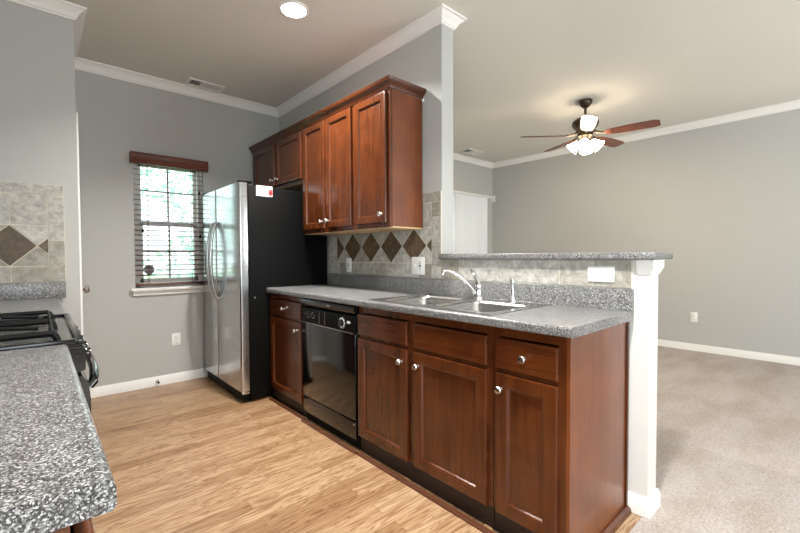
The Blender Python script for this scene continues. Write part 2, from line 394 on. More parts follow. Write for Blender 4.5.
# ------------------------------------------------------------------ tile backsplashes
def clip(poly, x0, x1, y0, y1):
    def cut(p, f_, ins):
        out = []
        for i in range(len(p)):
            a, b = p[i-1], p[i]; ia, ib = ins(a), ins(b)
            if ia != ib: out.append(f_(a, b))
            if ib: out.append(b)
        return out
    def ix(k): return lambda a, b: (k, a[1] + (b[1]-a[1])*(k-a[0])/(b[0]-a[0]))
    def iy(k): return lambda a, b: (a[0] + (b[0]-a[0])*(k-a[1])/(b[1]-a[1]), k)
    for f_, ins in ((ix(x0), lambda p: p[0] >= x0), (ix(x1), lambda p: p[0] <= x1), (iy(y0), lambda p: p[1] >= y0), (iy(y1), lambda p: p[1] <= y1)):
        if poly: poly = cut(poly, f_, ins)
    return poly
def inset(poly, g):
    A = sum(poly[i-1][0]*poly[i][1] - poly[i][0]*poly[i-1][1] for i in range(len(poly)))
    if A < 0: poly = poly[::-1]
    n = len(poly); lines = []
    for i in range(n):
        a, b = Vector(poly[i]), Vector(poly[(i+1) % n]); dd = (b-a).normalized(); nn = Vector((-dd.y, dd.x)); lines.append((a + nn*g, dd))
    out = []
    for i in range(n):
        p, d1 = lines[i-1]; q, d2 = lines[i]; den = d1.x*d2.y - d1.y*d2.x
        if abs(den) < 1e-6: out.append(tuple(q)); continue
        t = ((q.x-p.x)*d2.y - (q.y-p.y)*d2.x)/den; out.append(tuple(p + d1*t))
    return out
class Tiles:
    def __init__(s, ax, face, depth): s.mb = MB(); s.ax = ax; s.face = face; s.depth = depth
    def slab(s, a0, a1, z0, z1):
        s.mb.mi = 0; lo, hi = sorted((s.face + s.depth*.25, s.face + s.depth))
        if s.ax == 'x': s.mb.box(lo, hi, a0, a1, z0, z1)
        else: s.mb.box(a0, a1, lo, hi, z0, z1)
    def t(s, poly, mi=1, rect=None):
        if rect: poly = clip(poly, *rect)
        q = []
        for p in poly:
            if not q or math.dist(p, q[-1]) > 1e-4: q.append(p)
        if len(q) > 2 and math.dist(q[0], q[-1]) < 1e-4: q.pop()
        if len(q) < 3: return
        q = inset(q, .0022)
        A = abs(sum(q[i-1][0]*q[i][1] - q[i][0]*q[i-1][1] for i in range(len(q))))
        if A < 1e-4: return
        s.mb.mi = mi; s.mb.prism(q, s.ax, s.face, s.face + s.depth*.8)
    def r(s, a0, a1, z0, z1, mi=1): s.t([(a0, z0), (a1, z0), (a1, z1), (a0, z1)], mi)
    def diamonds(s, c0, n, pitch, zc, hz, rect):
        for k in range(n):
            c = c0 + k*pitch; h = pitch/2
            s.t([(c-h, zc), (c, zc-hz), (c+h, zc), (c, zc+hz)], 2, rect)
            s.t([(c, zc+hz), (c+h, zc), (c+pitch, zc+hz)], 1, rect); s.t([(c, zc-hz), (c+pitch, zc-hz), (c+h, zc)], 1, rect)
TM = [M['grout'], M['tile'], M['tileb']]
T = Tiles('x', 1.990, .0098); ZB = 1.017
T.slab(YE, 3.19, ZB, 1.357); T.slab(YE, 1.983, 1.357, 1.60); T.slab(.66, YE, ZB, 1.146)
P_ = .2485; fl, fr = 1.90, 3.06
T.diamonds(1.825-P_, 7, P_, 1.240, .122, (fl, fr, 1.0, 1.5))
y = fl
while y < fr-.02: T.r(y, min(y+P_/2, fr), ZB, 1.118); y += P_/2
T.r(YE, fl, ZB, 1.10); T.r(YE, fl, 1.10, 1.265); T.r(YE, fl, 1.265, 1.43); T.r(YE, 1.983, 1.53, 1.60); T.r(YE, fl, 1.43, 1.53); T.r(fl, 1.983, 1.362, 1.53)
T.r(fr, 3.19, ZB, 1.18); T.r(fr, 3.19, 1.18, 1.355)
for a, b in ((.66, .83), (.83, 1.0), (1.0, 1.33), (1.33, 1.66), (1.66, 1.815)): T.r(a, b, ZB, 1.146)
struct('wall_tile_sink', T.mb, TM)
T = Tiles('y', 3.340, .0098)
T.slab(-.6, .135, ZB, 1.621)
T.diamonds(-.12-P_*2, 4, P_, 1.240, .124, (-.6, .056, 1.0, 1.6))
for a, b in ((-.60, -.46), (-.46, -.29), (-.29, -.115), (-.115, .056)): T.r(a, b, 1.366, 1.553); T.r(a, b, ZB, 1.114)
T.r(-.6, -.3, 1.553, 1.621); T.r(-.3, .135, 1.553, 1.621); T.r(.056, .135, 1.275, 1.553); T.r(.056, .135, ZB, 1.275)
struct('wall_tile_stove', T.mb, TM)

# ------------------------------------------------------------------ cabinets
def rect_ring(y0, y1, z0, z1, i, x): return [(x, y0+i, z0+i), (x, y1-i, z0+i), (x, y1-i, z1-i), (x, y0+i, z1-i)]
def door_mesh(y0, y1, z0, z1, x, s=1, panel=True, t=.02, fw=.057):
    """cabinet door facing -x (s=1) or +x (s=-1); x is its front plane"""
    L = [(0, t), (0, .008), (.0008, .004), (.003, .0012), (.007, 0), (.010, 0)]
    if panel: L += [(fw-.005, 0), (fw-.003, .0008), (fw, .0035), (fw+.002, .008), (fw+.005, .0122), (fw+.008, .013), (fw+.012, .013), (fw+.017, .0112), (fw+.022, .011)]
    else: L += [(.02, 0)]
    return MB().rings([rect_ring(y0, y1, z0, z1, i, x + s*dp) for i, dp in L])
def knob_mesh(y, z, x, s=1):
    return MB().lathe((x, y, z), (-s, 0, 0), [(0, 0), (.009, 0), (.0085, .003), (.006, .008), (.0065, .014), (.0145, .018), (.0158, .023), (.013, .028), (0, .030)], 20)
def add_door(par, nm, y0, y1, z0, z1, x, s=1, panel=True, knob=None, fw=.057, mat=None):
    dd = door_mesh(y0, y1, z0, z1, x, s, panel, fw=fw).build(nm, mat or M['cherry' if panel else 'cherry_h'], par, 32)
    if knob: knob_mesh(knob[0], knob[1], x, s).build('knob', M['nickel'], dd)
    return dd
BX, DX = 1.426, 1.405     # carcass front, door front
def base_cabinet(nm, y0, y1, label, extra=0):
    c = thing(nm, (1.71, (y0+y1)/2, 0), label, 'cabinet', 'base cabinets under the sink counter')
    mb = MB(); mb.box(BX, BX+.02, y0, y0+.03, .1, .876); mb.box(BX, BX+.02, y1-.03, y1, .1, .876); mb.box(BX, BX+.02, y0+.03, y1-.03, .836, .876)
    mb.box(BX, BX+.02, y0+.03, y1-.03, .1, .125); mb.box(BX, BX+.02, y0+.03, y1-.03, .682, .708)
    mb.build('face_frame', M['cherry'], c)
    mb = MB(); mb.box(BX+.02, 1.985, y0, y0+.016, .1, .876); mb.box(BX+.02, 1.985, y1-.016, y1, .1, .876); mb.box(BX+.02, 1.985, y0+.016, y1-.016, .1, .116); mb.box(1.975, 1.985, y0+.016, y1-.016, .116, .876)
    mb.build('carcass', M['cherry'], c)
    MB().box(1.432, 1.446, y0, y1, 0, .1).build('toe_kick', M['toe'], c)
    return c
DZ0, DZ1, RZ0, RZ1 = .098, .686, .704, .830
c = base_cabinet('base_cabinet', 2.617, 3.182, 'cherry base cabinet between refrigerator and dishwasher, one drawer over one door')
add_door(c, 'drawer', 2.645, 3.165, RZ0, RZ1, DX, 1, False, (2.905, .768))
add_door(c, 'door', 2.645, 3.165, DZ0, DZ1, DX, 1, True, (2.70, .628))
c = base_cabinet('sink_base_cabinet', 1.003, 1.958, 'wide cherry sink cabinet right of the dishwasher, two doors under two false drawer fronts')
mb = MB(); mb.box(BX-.0005, BX+.02, 1.475, 1.52, .1, .876); mb.build('centre_stile', M['cherry'], c)
add_door(c, 'false_drawer_front', 1.523, 1.950, RZ0, RZ1, DX, 1, False)
add_door(c, 'false_drawer_front', 1.026, 1.473, RZ0, RZ1, DX, 1, False)
add_door(c, 'door', 1.523, 1.950, DZ0, DZ1, DX, 1, True, (1.562, .618))
add_door(c, 'door', 1.026, 1.473, DZ0, DZ1, DX, 1, True, (1.438, .618))
c = base_cabinet('base_cabinet', .686, 1.0, 'narrow cherry base cabinet at the open end, next to the white half-wall post')
add_door(c, 'drawer', .712, .980, RZ0, RZ1, DX, 1, False, (.846, .766))
add_door(c, 'door', .712, .980, DZ0, DZ1, DX, 1, True, (.952, .622))
mb = MB(); mb.box(BX, 1.985, .672, .6855, .0, .876); mb.build('side_panel', M['cherry_side'], c)
mb = MB(); mb.box(1.968, 1.9845, .664, .6718, .0, .876, .002); mb.build('scribe_strip', M['cherry'], c)

# dishwasher
dw = thing('dishwasher', (1.7, 2.29, 0), 'black built-in dishwasher with dial control between cherry base cabinets', 'dishwasher')
DY0, DY1 = 1.966, 2.610
MB().box(1.44, 1.96, DY0+.006, DY1-.006, .10, .868).build('tub', M['blackm'], dw)
o = MB().box(1.400, 1.438, DY0, DY1, .180, .704, .004).build('door', M['black'], dw)
cp = MB().box(1.397, 1.438, DY0, DY1, .708, .812, .004).build('control_panel', M['blackm'], dw)
MB().box(1.3955, 1.3985, DY0+.004, DY1-.004, .704, .7085, .0005).build('silver_trim', M['nickel'], cp)
prof = [(1.438, .868), (1.438, .816), (1.404, .822), (1.392, .838), (1.390, .856), (1.396, .866)]
hd = MB().prism([(a, b) for a, b in prof], 'y', DY0, DY1).build('handle_lip', M['black'], dw)
MB().box(1.3885, 1.392, 2.232, 2.262, .842, .854, .001).build('latch_badge', M['grey'], hd)
mb = MB(); mb.tube([(1.396, 2.10+.027*math.cos(t*math.pi/12), .757+.027*math.sin(t*math.pi/12)) for t in range(24)], .0022, 6, True)
for q in range(10):
    a = R(q*36); mb.box(1.3955, 1.3975, 2.10+.034*math.cos(a)-.003, 2.10+.034*math.cos(a)+.003, .757+.034*math.sin(a)-.002, .757+.034*math.sin(a)+.002)
mb.build('dial_marks', M['plate'], cp)
MB().lathe((1.398, 2.10, .757), (-1, 0, 0), [(0, 0), (.022, 0), (.020, .014), (0, .016)]).build('dial', M['black'], cp)
mb = MB(); mb.lathe((1.3975, 0, 0), (-1, 0, 0), [(0, 0), (.011, 0), (.011, .0015), (0, .0018)])
for v in mb.bm.verts: v.co = Vector((v.co.x, 2.028 + v.co.y*1.7, .768 + v.co.z*.8))
mb.build('oval_badge', M['plate'], cp)
for yy, zz, ww in ((2.52, .748, .03), (2.45, .748, .032), (2.53, .782, .012), (2.46, .782, .014)):
    MB().box(1.3955, 1.3975, yy-ww/2, yy+ww/2, zz-.003, zz+.003).build('button_marks', M['grey'], cp)
for yy in (2.555, 2.515, 2.475, 2.435): MB().box(1.394, 1.399, yy-.016, yy+.016, .756, .772, .0015).build('button', M['black'], cp)
for yy in (2.37, 2.30): MB().box(1.396, 1.398, yy-.001, yy+.001, .718, .802).build('divider_line', M['grey'], cp)
MB().box(1.402, 1.438, DY0, DY1, .066, .174, .004).build('lower_panel', M['black'], dw)
MB().lathe((1.402, 1.985, .155), (-1, 0, 0), [(0, 0), (.005, 0), (.004, .002), (0, .0025)], 10).build('screw', M['nickel'], dw)
MB().box(1.432, 1.446, DY0, DY1, 0, .066).build('toe_kick', M['blackm'], dw)

# ------------------------------------------------------------------ sink run counter
CT0, CT1 = .877, .915
def nose(x0, x1, s=1):
    """counter cross-section (x, z) with a rounded front edge at x0 facing -x (s=1)"""
    r = .013; pts = []
    for k in range(7):
        a = math.pi/2*k/6; pts.append((x0 + s*(r - r*math.sin(math.pi/2-a) if False else r - r*math.cos(a)), CT1 - r + r*math.sin(a)))
    low = [(x0 + s*.004, CT0), (x0, CT0+.005)]
    return low + pts + [(x1, CT1), (x1, CT0)]
SY0, SY1, SXa, SXb = 1.03, 1.845, 1.435, 1.925      # sink cut-out
ct = thing('countertop', (1.70, 1.9, CT0), 'long speckled grey countertop with sink on the cherry base cabinets', 'countertop')
mb = MB(); mb.prism(nose(1.388, 1.9885), 'y', .650, SY0); mb.prism(nose(1.388, 1.9885), 'y', SY1, 3.184)
mb.prism(nose(1.388, SXa), 'y', SY0, SY1); mb.box(SXb, 1.9885, SY0, SY1, CT0, CT1)
mb.build('slab', M['granite'], ct, ang=25)
mb = MB(); mb.prism([(1.968, CT1), (1.968, 1.010), (1.972, 1.016), (1.9885, 1.016), (1.9885, CT1)], 'y', .650, 3.184)
mb.build('backsplash', M['granite'], ct)

# sink
sk = thing('kitchen_sink', (1.68, 1.44, CT1), 'double-bowl stainless steel sink set into speckled grey countertop', 'sink')
def bowl(y0, y1, x0, x1):
    mb = MB(); z = CT1+.004
    def rr(i, zz, rad):
        pts = []
        for cx, cy, a0 in ((x1-i-rad, y1-i-rad, 0), (x0+i+rad, y1-i-rad, 90), (x0+i+rad, y0+i+rad, 180), (x1-i-rad, y0+i+rad, 270)):
            for k in range(6): a = R(a0+k*18); pts.append((cx+rad*math.cos(a), cy+rad*math.sin(a), zz))
        return pts
    mb.rings([rr(-.006, z, .055), rr(0, z-.003, .05), rr(.008, z-.02, .05), rr(.014, z-.15, .05), rr(.03, z-.172, .06), rr(.06, z-.178, .08)], cap0=False)
    b = mb.build('bowl', M['ssteel'], sk, 50)
    cx, cy = (x0+x1)/2+.03, (y0+y1)/2
    MB().lathe((cx, cy, z-.178), (0, 0, 1), [(0, .002), (.03, .002), (.038, .004), (.042, .002), (.043, 0)]).build('strainer', M['chrome'], b)
    return rr(-.006, z, .055)
b1 = (1.462, 1.815, 1.468, 1.835); b2 = (1.06, 1.413, 1.468, 1.835)
bowl(*b1); bowl(*b2)
mb = MB(); zt = CT1+.0045
for a in ((1.418, 1.463, 1.015, 1.86), (1.840, 1.945, 1.015, 1.86), (1.463, 1.840, 1.015, 1.055), (1.463, 1.840, 1.82, 1.86), (1.463, 1.840, 1.417, 1.458)):
    mb.box(a[0], a[1], a[2], a[3], CT1+.0004, zt)
mb.tube([(1.418, 1.015, CT1+.0028), (1.945, 1.015, CT1+.0028), (1.945, 1.86, CT1+.0028), (1.418, 1.86, CT1+.0028)], .0024, 8, True)
for cx, cy, sx, sy in [(x_, y_, a_, b_) for (y0, y1, x0, x1) in (b1, b2) for (x_, a_) in ((x0-.006, 1), (x1+.006, -1)) for (y_, b_) in ((y0-.006, 1), (y1+.006, -1))]:
    arc = [(cx + sx*.055 - sx*.055*math.sin(R(90-k*18)), cy + sy*.055 - sy*.055*math.cos(R(90-k*18))) for k in range(6)]
    mb.prism([(cx, cy)] + arc, 'z', CT1+.0004, zt-.0002)
mb.build('rim', M['ssteel'], sk)
# faucet
fc = thing('faucet', (1.905, 1.445, zt), 'chrome single-lever faucet with long low spout behind the sink', 'faucet')
mb = MB(); mb.lathe((1.905, 1.445, zt), (0, 0, 1), [(0, 0), (.033, 0), (.033, .006), (.028, .012), (.024, .03), (.023, .062), (.025, .075), (.022, .085), (0, .088)])
mb.build('body', M['chrome'], fc)
tip = Vector((1.728, 1.558, 1.074)); b0 = Vector((1.89, 1.452, .948))
pts = []
for k in range(15):
    t = k/14; q0, q1, q2 = b0, Vector((1.80, 1.508, 1.088)), Vector((1.738, 1.551, 1.084)); pts.append((1-t)**2*q0 + 2*t*(1-t)*q1 + t*t*q2)
pts += [tip + Vector((0, 0, -.004)), tip + Vector((-.002, .002, -.014))]
MB().tube(pts, [.0115 - .003*min(1, k/12) for k in range(15)] + [.0095, .0095], 12).build('spout', M['chrome'], fc)
MB().tube([(1.905, 1.445, .998), (1.906, 1.447, 1.012), (1.902, 1.462, 1.045), (1.898, 1.486, 1.080), (1.896, 1.496, 1.088)], [.016, .013, .011, .010, .006], 10).build('lever', M['chrome'], fc)
sp = thing('sink_sprayer', (1.905, 1.218, zt), 'chrome side sprayer standing at right of the faucet', 'sprayer')
MB().lathe((1.905, 1.218, zt), (0, 0, 1), [(0, 0), (.024, 0), (.024, .005), (.017, .012), (.014, .03), (.016, .034), (0, .034)]).build('base', M['chrome'], sp)
MB().lathe((1.905, 1.218, zt+.034), (0, 0, 1), [(0, 0), (.012, 0), (.013, .02), (.010, .05), (.014, .066), (.015, .084), (.010, .092), (0, .093)]).build('spray_head', M['chrome'], sp)

# bar top on the half wall
bt = MB(); bt.box(1.955, 2.225, .56, YE-.002, 1.148, 1.181, .006, 3)
o = tag(bt.build('bar_top', M['granite'], None), 'raised speckled grey bar ledge on the half wall above the sink', 'bar counter')

# ------------------------------------------------------------------ upper cabinets
UX, UD = 1.697, 1.675
def upper(nm, y0, y1, z0, label, doors):
    c = thing(nm, (1.84, (y0+y1)/2, z0), label, 'cabinet', 'upper cabinets on the kitchen wall')
    mb = MB(); zf = 2.24
    mb.box(UX, UX+.02, y0, y1, z0, z0+.035); mb.box(UX, UX+.02, y0, y1, zf-.02, zf)
    mb.box(UX, UX+.02, y0, y0+.025, z0+.035, zf-.02); mb.box(UX, UX+.02, y1-.025, y1, z0+.035, zf-.02)
    ds = sorted(doors)
    for a, b in zip(ds, ds[1:]): mb.box(UX, UX+.02, a[1]-.012, b[0]+.012, z0+.035, zf-.02)
    mb.build('face_frame', M['cherry'], c)
    MB().box(UX+.0205, 1.9885, y0, y1, z0+.006, zf).build('carcass', M['cherry_side'], c)
    MB().box(UX+.004, 1.9885, y0+.001, y1-.001, z0-.004, z0+.0055).build('bottom_panel', M['maple'], c)
    for a, b, ky in doors: add_door(c, 'door', a, b, z0+.031, 2.229, UD, 1, True, (ky, z0+.085) if ky else None, fw=.05)
    return c
upper('upper_cabinet', 1.985, 2.372, 1.357, 'tall single-door cherry wall cabinet nearest the column end, above the light switch plates', [(2.012, 2.350, 2.045)])
upper('upper_cabinet', 2.374, 3.108, 1.357, 'tall two-door cherry wall cabinet between single-door cabinet and refrigerator', [(2.396, 2.730, 2.70), (2.756, 3.092, 2.79)])
upper('upper_cabinet', 3.110, 4.185, 1.80, 'short two-door cherry wall cabinet over the black refrigerator', [(3.128, 3.600, 3.57), (3.645, 4.110, 3.675)])
cm = [(0, 2.2405), (.010, 2.2405), (.012, 2.252), (.024, 2.268), (.040, 2.284), (.043, 2.298), (0, 2.298)]
o = MB().sweep([(UX-.0005, 4.19), (UX-.0005, 1.9845), (1.9885, 1.9845)][::-1][::-1], cm).build('cabinet_crown', M['cherry_h'], None)
tag(o, 'cherry crown moulding running along the top of the wall cabinets', 'moulding')

# ------------------------------------------------------------------ refrigerator
fr_ = thing('refrigerator', (1.6, 3.66, 0), 'side-by-side stainless steel refrigerator with black sides in the corner by the window', 'refrigerator')
FY0, FY1, FS = 3.192, 4.125, 3.735
MB().box(1.255, 1.97, FY0+.002, FY1, .03, 1.735, .006).build('body', M['blackm'], fr_)
def fdoor(nm, y0, y1):
    x0, x1, r = 1.178, 1.244, .018; poly = [(x1, y0), (x1, y1)]
    for k in range(6): a = R(90+k*18); poly.append((x0+r+r*math.cos(a), y1-r+r*math.sin(a)))
    for k in range(6): a = R(180+k*18); poly.append((x0+r+r*math.cos(a), y0+r+r*math.sin(a)))
    return MB().prism(poly, 'z', .098, 1.752).build(nm, M['stainless'], fr_, 40)
fz = fdoor('freezer_door', FS+.003, FY1); ff = fdoor('refrigerator_door', FY0, FS-.003)
MB().box(1.2445, 1.2545, FY0+.006, FY1-.006, .1, 1.745).build('gasket', M['blackm'], fr_)
for dr, hy, off in ((fz, FS+.045, 1), (ff, FS-.045, -1)):
    pts = []
    for k in range(25):
        t = .5 - .5*math.cos(math.pi*k/24); z = 1.465 - .655*t; e = 1; bow = math.sin(math.pi*t)**.5
        pts.append((1.177 - .062*bow, hy, z + (0 if e >= 1 else 0)))
    MB().tube(pts, .0115, 12).build('handle', M['stainless'], dr)
dp = MB().box(1.172, 1.182, 3.85, 4.06, .985, 1.30, .004).build('dispenser', M['grey'], fz)
MB().box(1.1705, 1.176, 3.87, 4.04, 1.0, 1.20, .002).build('recess', M['black'], dp)
MB().box(1.150, 1.176, 3.87, 4.04, .99, 1.0, .002).build('drip_tray', M['nickel'], dp)
MB().box(1.20, 1.255, FY0+.02, FY1-.01, .015, .088, .004).build('kick_grille', M['blackm'], fr_)
for yy in (FY0+.005, FY1-.075): MB().box(1.19, 1.29, yy, yy+.07, 1.7535, 1.768, .004).build('hinge_cover', M['blackm'], fr_)
mb = MB(); mb.box(1.192, 1.245, FY0+.004, FY0+.03, .074, .0965, .002); mb.lathe((1.215, FY0+.012, .08), (0, -1, 0), [(0, 0), (.008, 0), (.008, .006), (0, .007)], 12); mb.build('lower_hinge', M['nickel'], fr_)
for yy in (FY0+.06, FY1-.06): MB().lathe((1.27, yy, 0), (0, 0, 1), [(0, 0), (.02, 0), (.02, .03), (0, .03)], 12).build('foot', M['blackm'], fr_)
st = MB().box(1.318, 1.455, FY0+.0008, FY0+.0025, 1.658, 1.742).build('energy_sticker', M['plate'], fr_)
mb = MB(); mb.lathe((1.437, FY0+.0008, 1.684), (0, -1, 0), [(0, 0), (.018, 0), (.018, .0008), (0, .0009)], 16); mb.box(1.425, 1.452, FY0, FY0+.0008, 1.69, 1.715); mb.build('red_mark', M['red'], st)
mb = MB()
for zz, a, b in ((1.725, 1.33, 1.36), (1.712, 1.33, 1.40), (1.70, 1.34, 1.41), (1.672, 1.33, 1.41)): mb.box(a, b, FY0, FY0+.0008, zz-.003, zz+.003)
mb.build('print_lines', M['print'], st)
MB().lathe((1.297, FY0+.002, .84), (0, -1, 0), [(0, 0), (.007, 0), (.006, .003), (0, .004)], 10).build('screw_cap', M['grey'], fr_)

# ------------------------------------------------------------------ stove side
def left_counter(y0, y1, label, x1=.063):
    c = thing('countertop', (-.25, (y0+y1)/2, CT0), label, 'countertop')
    mb = MB(); p = nose(x1, -.596, -1); mb.prism(p, 'y', y0, y1); mb.build('slab', M['granite'], c, 25)
    return c
c = left_counter(.562, 1.528, 'speckled grey countertop in the near left foreground')
MB().box(-.598, -.578, .562, 1.528, CT1, 1.016).build('backsplash', M['granite'], c)
c = left_counter(2.285, 3.339, 'speckled grey countertop beyond the gas stove under the tiled wall', .098)
mb = MB(); mb.box(-.576, .134, 3.319, 3.339, CT1, 1.016, .002); mb.box(-.598, -.578, 2.285, 3.339, CT1, 1.016); mb.build('backsplash', M['granite'], c)
def left_base(nm, y0, y1, label):
    c = thing(nm, (-.28, (y0+y1)/2, 0), label, 'cabinet')
    MB().box(-.596, 0.0, y0, y1, .1, .8765).build('carcass', M['cherry_side'], c)
    MB().box(0.0005, .022, y0, y1, .1, .8765).build('face_frame', M['cherry'], c)
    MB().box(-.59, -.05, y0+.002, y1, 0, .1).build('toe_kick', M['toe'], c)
    n = 2; wd = (y1-y0-.05)/n
    for k in range(n):
        a = y0+.02+k*(wd+.01); b = a+wd
        add_door(c, 'drawer', a, b, RZ0, RZ1, .047, -1, False, ((a+b)/2, .767)); add_door(c, 'door', a, b, DZ0, DZ1, .047, -1, True, (b-.04 if k == 0 else a+.04, .62))
    return c
left_base('base_cabinet', .588, 1.527, 'cherry base cabinet under the near left counter, end panel showing')
left_base('base_cabinet', 2.287, 3.345, 'cherry base cabinet hidden beyond the gas stove')
sv = thing('gas_stove', (-.24, 1.9, 0), 'black gas stove with cast-iron grates between the left counters', 'stove')
V0, V1 = 1.532, 2.268
MB().box(-.59, .05, V0+.002, V1-.002, .02, .90).build('body', M['blackm'], sv)
mb = MB(); mb.box(-.59, .100, V0, V1, .894, .912, .004)
for a in ((.080, .100, V0, V1), (-.59, -.56, V0, V1), (-.56, .083, V0, V0+.022), (-.56, .083, V1-.022, V1)): mb.box(a[0], a[1], a[2], a[3], .911, .926, .003)
ck = mb.build('cooktop', M['black'], sv)
MB().box(-.558, .082, V0+.024, V1-.024, .9122, .9145).build('cooktop_surface', plain('grey enamel', (70, 72, 72), .18), ck)
bpos = [(-.40, 1.719), (-.13, 1.719), (-.40, 2.047), (-.13, 2.047)]
for bx_, by_ in bpos:
    b = MB().lathe((bx_, by_, .9146), (0, 0, 1), [(0, 0), (.055, 0), (.05, .005), (.038, .006), (.038, .010), (0, .010)]).build('burner', M['iron'], sv)
    MB().lathe((bx_, by_, .9247), (0, 0, 1), [(0, 0), (.034, 0), (.034, .004), (.028, .007), (0, .008)]).build('burner_cap', M['iron'], b)
for gy0, gy1 in ((1.57, 1.868), (1.90, 2.195)):
    mb = MB(); z = .944; x0, x1 = -.53, .03; yc = (gy0+gy1)/2; r = .009
    mb.tube([(x0, gy0, z), (x1, gy0, z), (x1, gy1, z), (x0, gy1, z)], r, 8, True)
    mb.tube([((x0+x1)/2, gy0, z), ((x0+x1)/2, gy1, z)], r, 8)
    for bx_ in (-.40, -.13):
        for dx, dy in ((1, 0), (-1, 0), (0, 1), (0, -1)):
            e = (bx_+dx*.13, yc) if dx else (bx_, gy1 if dy > 0 else gy0)
            mb.tube([(bx_+dx*.03, yc+dy*.03, z+.007), (bx_+dx*.06, yc+dy*.06, z+.006), (e[0], e[1], z)], .0065, 8)
    for px in (x0, (x0+x1)/2, x1):
        for py in (gy0, gy1):
            sgn = 1 if px == x1 else 0
            mb.tube([(px, py, z), (px+.008*sgn, py, z-.012), (px+.012*sgn, py, .9146)], r, 8)
    mb.build('grate', M['iron'], sv)
prof = [(.05, .896), (.100, .896), (.105, .880), (.102, .83), (.05, .82)]
cpn = MB().prism(prof, 'y', V0, V1).build('control_panel', M['black'], sv)
for q in range(5):
    yy = V0+.10+q*.137
    MB().lathe((.103, yy, .862), (1, 0, .05), [(0, 0), (.021, 0), (.021, .004), (.018, .008), (.016, .020), (0, .022)], 18).build('knob', M['black'], cpn)
prof = [(.05, .815), (.094, .812), (.110, .79), (.114, .74), (.112, .55), (.108, .24), (.05, .22)]
od = MB().prism(prof, 'y', V0+.004, V1-.004).build('oven_door', M['black'], sv)
pts = [(.112, V0+.03, .772), (.122, V0+.032, .782), (.128, V0+.07, .79), (.136, V0+.18, .794), (.140, (V0+V1)/2, .795), (.136, V1-.18, .794), (.128, V1-.07, .79), (.122, V1-.032, .782), (.112, V1-.03, .772)]
MB().tube(pts, .013, 12).build('handle', M['black'], od)
MB().box(.05, .115, V0+.004, V1-.004, .06, .21, .006).build('storage_drawer', M['black'], sv)
MB().box(-.55, 0, V0+.03, V1-.03, 0, .025).build('foot', M['blackm'], sv)

# ------------------------------------------------------------------ electrical plates
def frame_to(face):
    """returns P(a, z, out): a along the wall, out from it"""
    kind, v, a0, z0 = face
    if kind == 'x-': return lambda a, z, o: (v-o, a0+a, z0+z)
    if kind == 'y-': return lambda a, z, o: (a0+a, v-o, z0+z)
def pbox(mb, P, a0, a1, z0, z1, o0, o1, bev=.0):
    p, q = P(a0, z0, o0), P(a1, z1, o1); lo = [min(p[i], q[i]) for i in range(3)]; hi = [max(p[i], q[i]) for i in range(3)]
    mb.box(lo[0], hi[0], lo[1], hi[1], lo[2], hi[2], bev)
def plate(name, face, w_, h_, recs, label, cat):
    P = frame_to(face); t = thing(name, P(0, 0, 0), label, cat)
    mb = MB(); pbox(mb, P, -w_/2, w_/2, -h_/2, h_/2, .0003, .006, .002); mb.build('cover_plate', M['plate'], t)
    for kind, a, z in recs:
        if kind in ('up', 'side'):
            mb = MB(); pbox(mb, P, a-.0165, a+.0165, z-.0145, z+.0145, .005, .0078, .001); r = mb.build('receptacle', M['plate'], t)
            mb = MB()
            for q in ((-.006, .003, .0022, .009), (.006, .003, .0022, .007), (0, -.008, .005, .005)):
                a_, z_, w, h = q
                if kind == 'side': a_, z_, w, h = z_, a_, h, w
                pbox(mb, P, a+a_-w/2, a+a_+w/2, z+z_-h/2, z+z_+h/2, .0074, .0082)
            mb.build('slots', M['slot'], r)
        elif kind == 'switch':
            mb = MB(); pbox(mb, P, a-.005, a+.005, z-.012, z+.012, .005, .0075); pbox(mb, P, a-.004, a+.004, z, z+.010, .007, .017, .001); mb.build('toggle', M['plate'], t)
        elif kind == 'gfci':
            mb = MB(); pbox(mb, P, a-.017, a+.017, z-.034, z+.034, .005, .008, .001); r = mb.build('receptacle', M['plate'], t)
            for s in (-1, 1):
                mb = MB()
                for q in ((-.006, .003, .0022, .009), (.006, .003, .0022, .007), (0, -.007, .005, .005)):
                    pbox(mb, P, a+q[0]-q[2]/2, a+q[0]+q[2]/2, z+s*.022+q[1]-q[3]/2, z+s*.022+q[1]+q[3]/2, .0074, .0084)
                mb.build('slots', M['slot'], r)
            mb = MB(); pbox(mb, P, a-.008, a+.008, z-.006, z+.006, .0078, .0095); mb.build('test_button', M['slot'], r)
        elif kind == 'screw':
            p = P(a, z, .006); n = Vector(P(0, 0, 1)) - Vector(P(0, 0, 0))
            MB().lathe(p, n, [(0, 0), (.003, 0), (.002, .001), (0, .0012)], 8).build('screw', M['nickel'], t)
    return t
duplex = [('up', 0, .021), ('up', 0, -.021), ('screw', 0, 0)]
plate('wall_outlet', ('y-', YF, .952, .400), .075, .118, duplex, 'white outlet on grey wall below the window with brown blind', 'outlet')
plate('wall_outlet', ('x-', XL, 1.272, .415), .075, .118, duplex, 'white outlet low on the long grey living-room wall', 'outlet')
TF = 1.990
plate('wall_outlet', ('x-', TF, 2.872, 1.092), .072, .118, [('gfci', 0, 0), ('screw', 0, .048), ('screw', 0, -.048)], 'narrow white outlet on tile under the tall cabinets, near refrigerator', 'outlet')
plate('switch_plate', ('x-', TF, 2.028, 1.100), .128, .124, [('switch', .026, 0), ('gfci', -.026, 0), ('screw', .026, .032), ('screw', .026, -.032)], 'wide white switch and outlet plate on diamond tile under the end cabinet', 'switch plate')
plate('wall_outlet', ('x-', TF, .793, 1.079), .122, .074, [('side', .023, .004), ('side', -.023, .004), ('screw', 0, 0)], 'white sideways outlet on the tile strip under the bar ledge', 'outlet')

